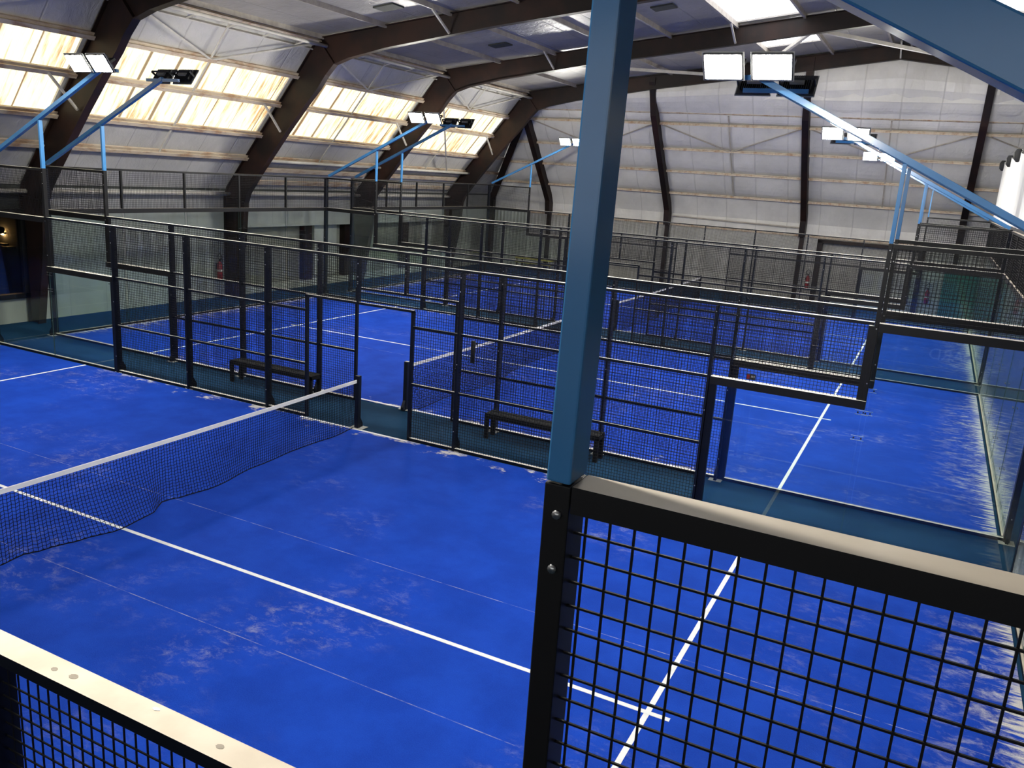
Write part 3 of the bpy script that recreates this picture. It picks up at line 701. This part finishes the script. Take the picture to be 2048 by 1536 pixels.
# ------------------------------------------------------------------ nets
HEM = [(0, 0.15), (1.0, 0.05), (2.0, 0.2), (3.0, 0.06), (3.64, 0.11), (3.92, 0.06), (4.13, 0.14), (4.56, 0.24), (4.94, 0.35), (5.44, 0.27), (5.84, 0.07), (6.11, 0.14), (6.57, 0.21), (7.39, 0.08), (8.6, 0.02), (9.3, 0.07), (9.95, 0.02)]
HEMB = [(0, 0.1), (0.2, 0.25), (1.5, 0.2), (2.4, 0.35), (3.2, 0.36), (4.4, 0.16), (5.4, 0.08), (7.0, 0.14), (8.5, 0.2), (9.95, 0.05)]
def interp(T, y):
    for (a, b), (c, d) in zip(T, T[1:]):
        if y <= c:
            u = (y-a)/(c-a); u = u*u*(3-2*u); return b+(d-b)*u
    return T[-1][1]
def net(label, y0, hem):
    N = thing('court_net', label, 'net', (0.05, y0, 0))
    for s, y in ((-1, 0.03), (1, 9.97)):
        S = MB(); S.box(-0.04, 0.04, y-0.04, y+0.04, 0.016, 0.95)
        S.prism([(y+s*0.04, 0.016), (y+s*0.11, 0.016), (y+s*0.11, 0.08), (y+s*0.04, 0.2)], 'x', -0.03, 0.03)
        p = S.build('net_post', M['navy'], N, bevel=0.004)
        MB().box(-0.13, 0.13, y-0.06, y+0.14 if s > 0 else y+0.06, 0.016, 0.022).build('base_plate', M['concrete'], p)
    ztop = lambda y: 0.885-0.035*math.sin(math.pi*y/10)
    T = MB(); n = 40
    for k in range(n):
        a, b = 0.08+9.84*k/n, 0.08+9.84*(k+1)/n
        za, zb = ztop(a), ztop(b)
        T.hexa([(-0.008, a, za-0.055), (0.008, a, za-0.055), (0.008, b, zb-0.055), (-0.008, b, zb-0.055), (-0.008, a, za), (0.008, a, za), (0.008, b, zb), (-0.008, b, zb)])
    T.build('white_tape', M['tape'], N)
    # net surface hangs loose, its lower part swinging out over the floor
    NY, NZ, y1 = 222, 19, 9.9
    def P(i, j):
        y = 0.09+(y1-0.09)*i/NY; v = j/NZ
        zt = ztop(y)-0.05; b = interp(hem, y)-0.05
        z = zt*(1-v)+0.025*v+0.005*math.sin(i*0.35)*v
        x = b*(v**1.6)+0.03*math.sin(y*2.2)*v*(1-v)
        return Vector((x, y, max(z, 0.025)))
    W = MB(); r = 0.0023
    G = [[P(i, j) for j in range(NZ+1)] for i in range(NY+1)]
    for i in range(NY+1):
        for j in range(NZ):
            a, b = G[i][j], G[i][j+1]
            W.hexa([a+Vector((-r, -r, 0)), a+Vector((r, -r, 0)), a+Vector((r, r, 0)), a+Vector((-r, r, 0)), b+Vector((-r, -r, 0)), b+Vector((r, -r, 0)), b+Vector((r, r, 0)), b+Vector((-r, r, 0))])
    for j in range(1, NZ+1):
        for i in range(NY):
            o_ = 0.012*(i % 2)
            a, b = G[i][j]+Vector((0, 0, o_)), G[i+1][j]+Vector((0, 0, 0.012-o_))
            W.hexa([a+Vector((-r, 0, -r)), a+Vector((r, 0, -r)), b+Vector((r, 0, -r)), b+Vector((-r, 0, -r)), a+Vector((-r, 0, r)), a+Vector((r, 0, r)), b+Vector((r, 0, r)), b+Vector((-r, 0, r))])
    W.build('net_mesh', M['net'], N)
    E = MB(smooth=True); E.tube([G[i][NZ] for i in range(0, NY+1, 3)], 0.006, 6); E.build('hem_cord', M['net'], N)
    return N
net('black net with white tape across the near court, lower left of the photo', YA, HEM)
net('black net with white tape across the middle court', YB, HEMB)
net('black net with white tape across the far court', YC, HEMB)

# ------------------------------------------------------------------ floodlight arms
def lamp(parent, x, y, z, face):
    """face: direction sign along y the lens looks; tilted down."""
    a = math.radians(36); n = Vector((0, face*math.cos(a), -math.sin(a))); u = Vector((0, face*math.sin(a), math.cos(a))); r = Vector((1, 0, 0))
    c = Vector((x, y, z))
    def B(mb, x0, x1, v0, v1, d0, d1):
        P = [c+r*X+u*V+n*D for D in (d0, d1) for (X, V) in ((x0, v0), (x1, v0), (x1, v1), (x0, v1))]
        mb.hexa(P)
    H = MB()
    B(H, -0.25, 0.25, -0.18, 0.18, 0.0, 0.05)
    h = H.build('floodlight', M['heatsink'], parent, bevel=0.012)
    F_ = MB(); B(F_, -0.262, 0.262, -0.192, 0.192, 0.018, 0.032); F_.build('rim', M['rim'], h, bevel=0.004)
    K = MB()
    for k in range(14):
        xx = -0.19+k*0.38/13; B(K, xx-0.004, xx+0.004, -0.12, 0.12, -0.06, 0.0)
    K.build('cooling_fins', M['heatsink'], h)
    D = MB(); B(D, -0.10, 0.10, -0.05, 0.05, -0.10, -0.06); B(D, 0.02, 0.07, -0.03, 0.01, -0.104, -0.10); D.build('driver_box', M['grey_plastic'], h)
    L = MB(); B(L, -0.225, 0.225, -0.155, 0.155, 0.05, 0.056); L.build('lens', M['lens'], h)
    Q = MB()
    for sx in (-1, 1): B(Q, sx*0.245-0.008, sx*0.245+0.008, -0.02, 0.02, -0.12, 0.03)
    B(Q, -0.25, 0.25, -0.02, 0.02, -0.13, -0.12); Q.build('yoke', M['heatsink'], h)
def flood_arm(label, s, yy, out, face):
    yc = 0.0
    A = thing('floodlight_arm', label, 'floodlight', (s*10.0, yy+yc, H4), 'blue floodlight arms over the courts')
    def X(x): return s*x-s*10.0
    zf = lambda x: 3.93+0.5*(10-x)
    S = MB(); S.bar((X(9.92), 0, zf(9.92)-H4+0.035), (X(6.1), 0, zf(6.1)-H4), 0.08, 0.078); S.build('arm', M['blue'], A, bevel=0.004)
    lean = 0.014 if (yy == 0 and s > 0) else 0.0
    S = MB(); S.bar((X(8), 0, 0.002), (X(8)+lean, 0, zf(8)-H4-0.035), 0.08, 0.047, (1, 0, 0)); S.build('upright', M['blue'], A, bevel=0.004)
    S = MB(); S.box(min(X(5.65), X(6.55)), max(X(5.65), X(6.55)), -0.03, 0.03, zf(6.1)-H4-0.06, zf(6.1)-H4); S.build('crossbar', M['blue'], A)
    for xo in (-0.30, 0.30): lamp(A, X(6.05)+xo+s*0.0, face*0.26, zf(6.05)-H4+0.06, face)
    return A
for i, (nm, y0) in enumerate(CN):
    for s, sd in ((-1, 'left'), (1, 'right')):
        flood_arm('sky blue arm with two floodlights over the near side of the %s, %s end' % (nm, sd), s, y0, -1, 1)
        flood_arm('sky blue arm with two floodlights over the far side of the %s, %s end' % (nm, sd), s, y0+10, 1, -1)

# ------------------------------------------------------------------ benches
def bench(label, x0, x1):
    y0, y1 = 10.90, 11.20
    B = thing('bench', label, 'bench', ((x0+x1)/2, (y0+y1)/2, 0)); h = (x1-x0)/2; d = (y1-y0)/2
    S = MB()
    for k in range(5):
        a = -d+k*(2*d)/5; S.box(-h, h, a+0.006, a+2*d/5-0.006, 0.43, 0.45)
    S.build('seat_slats', M['bench'], B)
    S = MB(); S.box(-h, h, -d, -d+0.03, 0.37, 0.43); S.box(-h, h, d-0.03, d, 0.37, 0.43); S.box(-h, -h+0.03, -d, d, 0.37, 0.43); S.box(h-0.03, h, -d, d, 0.37, 0.43); S.build('seat_frame', M['bench'], B)
    for sx in (-1, 1):
        for sy in (-1, 1):
            a, b = sorted((sx*h, sx*(h-0.07))); c_, d_ = sorted((sy*d, sy*(d-0.05)))
            MB().box(a, b, c_, d_, 0.0, 0.37).build('leg', M['bench'], B)
bench('black slatted bench in the walkway, left of the court opening', -3.86, -1.76)
bench('black slatted bench in the walkway, right of the court opening', 2.05, 4.15)

# ------------------------------------------------------------------ fire extinguishers, cabinets and bits by the walls
def extinguisher(label, loc, ax):
    E = thing('fire_extinguisher', label, 'fire extinguisher', loc)
    dx, dy = ax
    S = MB(smooth=True); S.tube([(0, 0, 0), (0, 0, 0.03), (0, 0, 0.44), (0, 0, 0.52), (0, 0, 0.56)], [0.07, 0.085, 0.085, 0.055, 0.03], 16); S.build('cylinder', M['red'], E)
    S = MB(smooth=True); S.tube([(0, 0, 0.24), (0, 0, 0.30)], 0.0865, 16); S.build('paper_label', M['white_label'], E)
    S = MB(); S.box(-0.02, 0.02, -0.02, 0.02, 0.56, 0.62); S.bar((0, 0, 0.62), (dy*0.12, dx*0.12, 0.66), 0.03, 0.015); S.bar((0, 0, 0.60), (dy*0.12, dx*0.12, 0.60), 0.03, 0.012); S.build('valve_handle', M['rubber'], E)
    S = MB(smooth=True); S.tube([(0, 0, 0.60), (dy*-0.10, dx*-0.10, 0.72), (dy*0.02, dx*0.02, 0.82), (dy*0.10, dx*0.10, 0.70), (dy*0.10, dx*0.10, 0.40)], 0.013, 8); S.build('hose', M['rubber'], E)
    MB().box(-0.03+dx*-0.09, 0.03+dx*-0.09, -0.03+dy*-0.09, 0.03+dy*-0.09, 0.3, 0.5).build('wall_bracket', M['rubber'], E)
extinguisher('red fire extinguisher on the pale left wall beside the second portal frame', (-11.775, 18.35, 0.6), (1, 0))
extinguisher('red fire extinguisher on the far wall beside the wide doorway', (3.78, 36.23, 0.55), (0, -1))
extinguisher('red fire extinguisher on the far wall beside the green panel', (8.42, 36.23, 0.5), (0, -1))
gp = thing('green_panel', 'dark green panel standing by the far wall at right', 'panel', (9.85, 35.9, 0))
MB().box(-0.95, 1.6, -0.05, 0.0, 0, 1.85).build('sheet', M['green'], gp)
MB().box(-0.98, 1.63, -0.06, -0.051, 1.80, 1.88).build('top_edge', M['black'], gp)
tb = thing('work_table', 'low table with a yellow plank top by the far left wall', 'table', (-8.6, 35.3, 0))
MB().box(-0.95, 0.95, -0.35, 0.35, 0.56, 0.62).build('tabletop', M['yellow'], tb)
MB().box(-0.95, 0.95, -0.35, 0.35, 0.36, 0.39).build('shelf', M['yellow'], tb)
for sx in (-1, 1):
    for sy in (-1, 1): MB().box(sx*0.88-0.03, sx*0.88+0.03, sy*0.3-0.03, sy*0.3+0.03, 0, 0.36).build('leg', M['wood'], tb)
    for sy in (-1, 1): MB().box(sx*0.88-0.03, sx*0.88+0.03, sy*0.3-0.03, sy*0.3+0.03, 0.39, 0.56).build('leg', M['wood'], tb)
cb = thing('storage_cabinet', 'dark grey cabinet against the left wall near the third portal frame', 'cabinet', (-11.3, 31.0, 0))
MB().box(-0.25, 0.25, -0.45, 0.45, 0.0, 1.0).build('body', M['grey_plastic'], cb)
for sy in (-1, 1): MB().box(0.252, 0.27, sy*0.225-0.21, sy*0.225+0.21, 0.06, 0.94).build('door', M['grey_plastic'], cb)
MB().box(-0.27, 0.29, -0.47, 0.47, 1.0, 1.03).build('top', M['black'], cb)
# tube holder fixed on the fence by the opening
th = thing('ball_tube', 'black tube hanging on the near court fence right of the opening', 'holder', (2.2, 10.09, 1.5))
S = MB(smooth=True); S.tube([(0, 0, 0), (0, 0, 0.36)], 0.035, 12); S.build('tube', M['rubber'], th)
MB().box(-0.05, 0.05, 0.036, 0.05, 0.30, 0.33).build('hook', M['rubber'], th)
# scalloped white curtain above the right end walls
cu = thing('white_curtain', 'white curtain with a scalloped top above the right end walls', 'curtain', (10.05, 32.6, H4+0.05))
S = MB(); y0, y1 = 32.6, 9.0; n = 240
def ct(y): return 2.02-0.22*abs(math.sin(math.pi*(y0-y)/3.5))
for k in range(n):
    a, b = y0+(y1-y0)*k/n, y0+(y1-y0)*(k+1)/n
    xa, xb = 0.03*math.sin(a*5), 0.03*math.sin(b*5)
    S.hexa([(xa, a-y0, 0.02), (xa+0.008, a-y0, 0.02), (xb+0.008, b-y0, 0.02), (xb, b-y0, 0.02), (xa, a-y0, ct(a)), (xa+0.008, a-y0, ct(a)), (xb+0.008, b-y0, ct(b)), (xb, b-y0, ct(b))])
S.build('cloth', M['fabric'], cu)
S = MB(smooth=True); S.tube([(0.03, 0.3, 2.16), (0.03, y1-y0-0.3, 2.16)], 0.006, 6); S.build('top_cable', M['steel'], cu)
for k in range(7):
    yk = -k*3.5-0.25
    S = MB(smooth=True); S.tube([(-0.055, yk, 1.66), (-0.055, yk, 1.74), (-0.055, yk, 1.90), (-0.055, yk, 2.0)], [0.03, 0.10, 0.11, 0.06], 12); S.build('notch_disc', M['rubber'], cu)  # dark discs stand in for the notches in the curtain's top edge
ch = thing('paper_scrap', 'small white scrap stuck on the beige fence rail, bottom left', 'paper scrap', (6.88, 0.02, 3.0305))
MB().prism([(-0.012, -0.004), (0.0, -0.007), (0.014, 0.0), (0.004, 0.006), (-0.010, 0.003)], 'z', 0.0, 0.0015).build('scrap', M['tape'], ch)
dd = thing('dried_drops', 'three dark dried drops on the beige fence rail, bottom left', 'stain', (6.5, 0.0, 3.0303))
for x, y, rr in ((6.50, -0.005, 0.011), (6.575, 0.0, 0.015), (7.13, 0.0, 0.012)):
    MB().prism([(x-6.5+rr*(1+0.12*math.sin(3*k))*math.cos(k*math.pi/8), y+0.7*rr*math.sin(k*math.pi/8)) for k in range(16)], 'z', 0, 0.0006).build('drop', M['stain'], dd)
pl = thing('sign_plate', 'small black plate with a red mark on the middle court fence glass frame', 'sign', (6.33, 11.33, 1.74))
MB().box(-0.07, 0.07, -0.004, 0.0, -0.045, 0.045).build('plate', M['rubber'], pl)
MB().box(-0.06, -0.02, -0.006, -0.0041, -0.035, 0.035).build('red_mark', M['red'], pl)
MB().box(0.0, 0.055, -0.006, -0.0041, -0.01, 0.02).build('grey_lines', M['grey_plastic'], pl)
# repeats of a kind share a group
for o in bpy.data.objects:
    if o.parent is None:
        g_ = {'side_fence': 'court side fences', 'end_wall': 'glass court end walls', 'court_net': 'court nets', 'court_turf': 'blue court surfaces',
              'bench': 'benches in the walkway', 'fire_extinguisher': 'wall-hung fire extinguishers'}.get(o.name.split('.')[0])
        if g_: o['group'] = g_
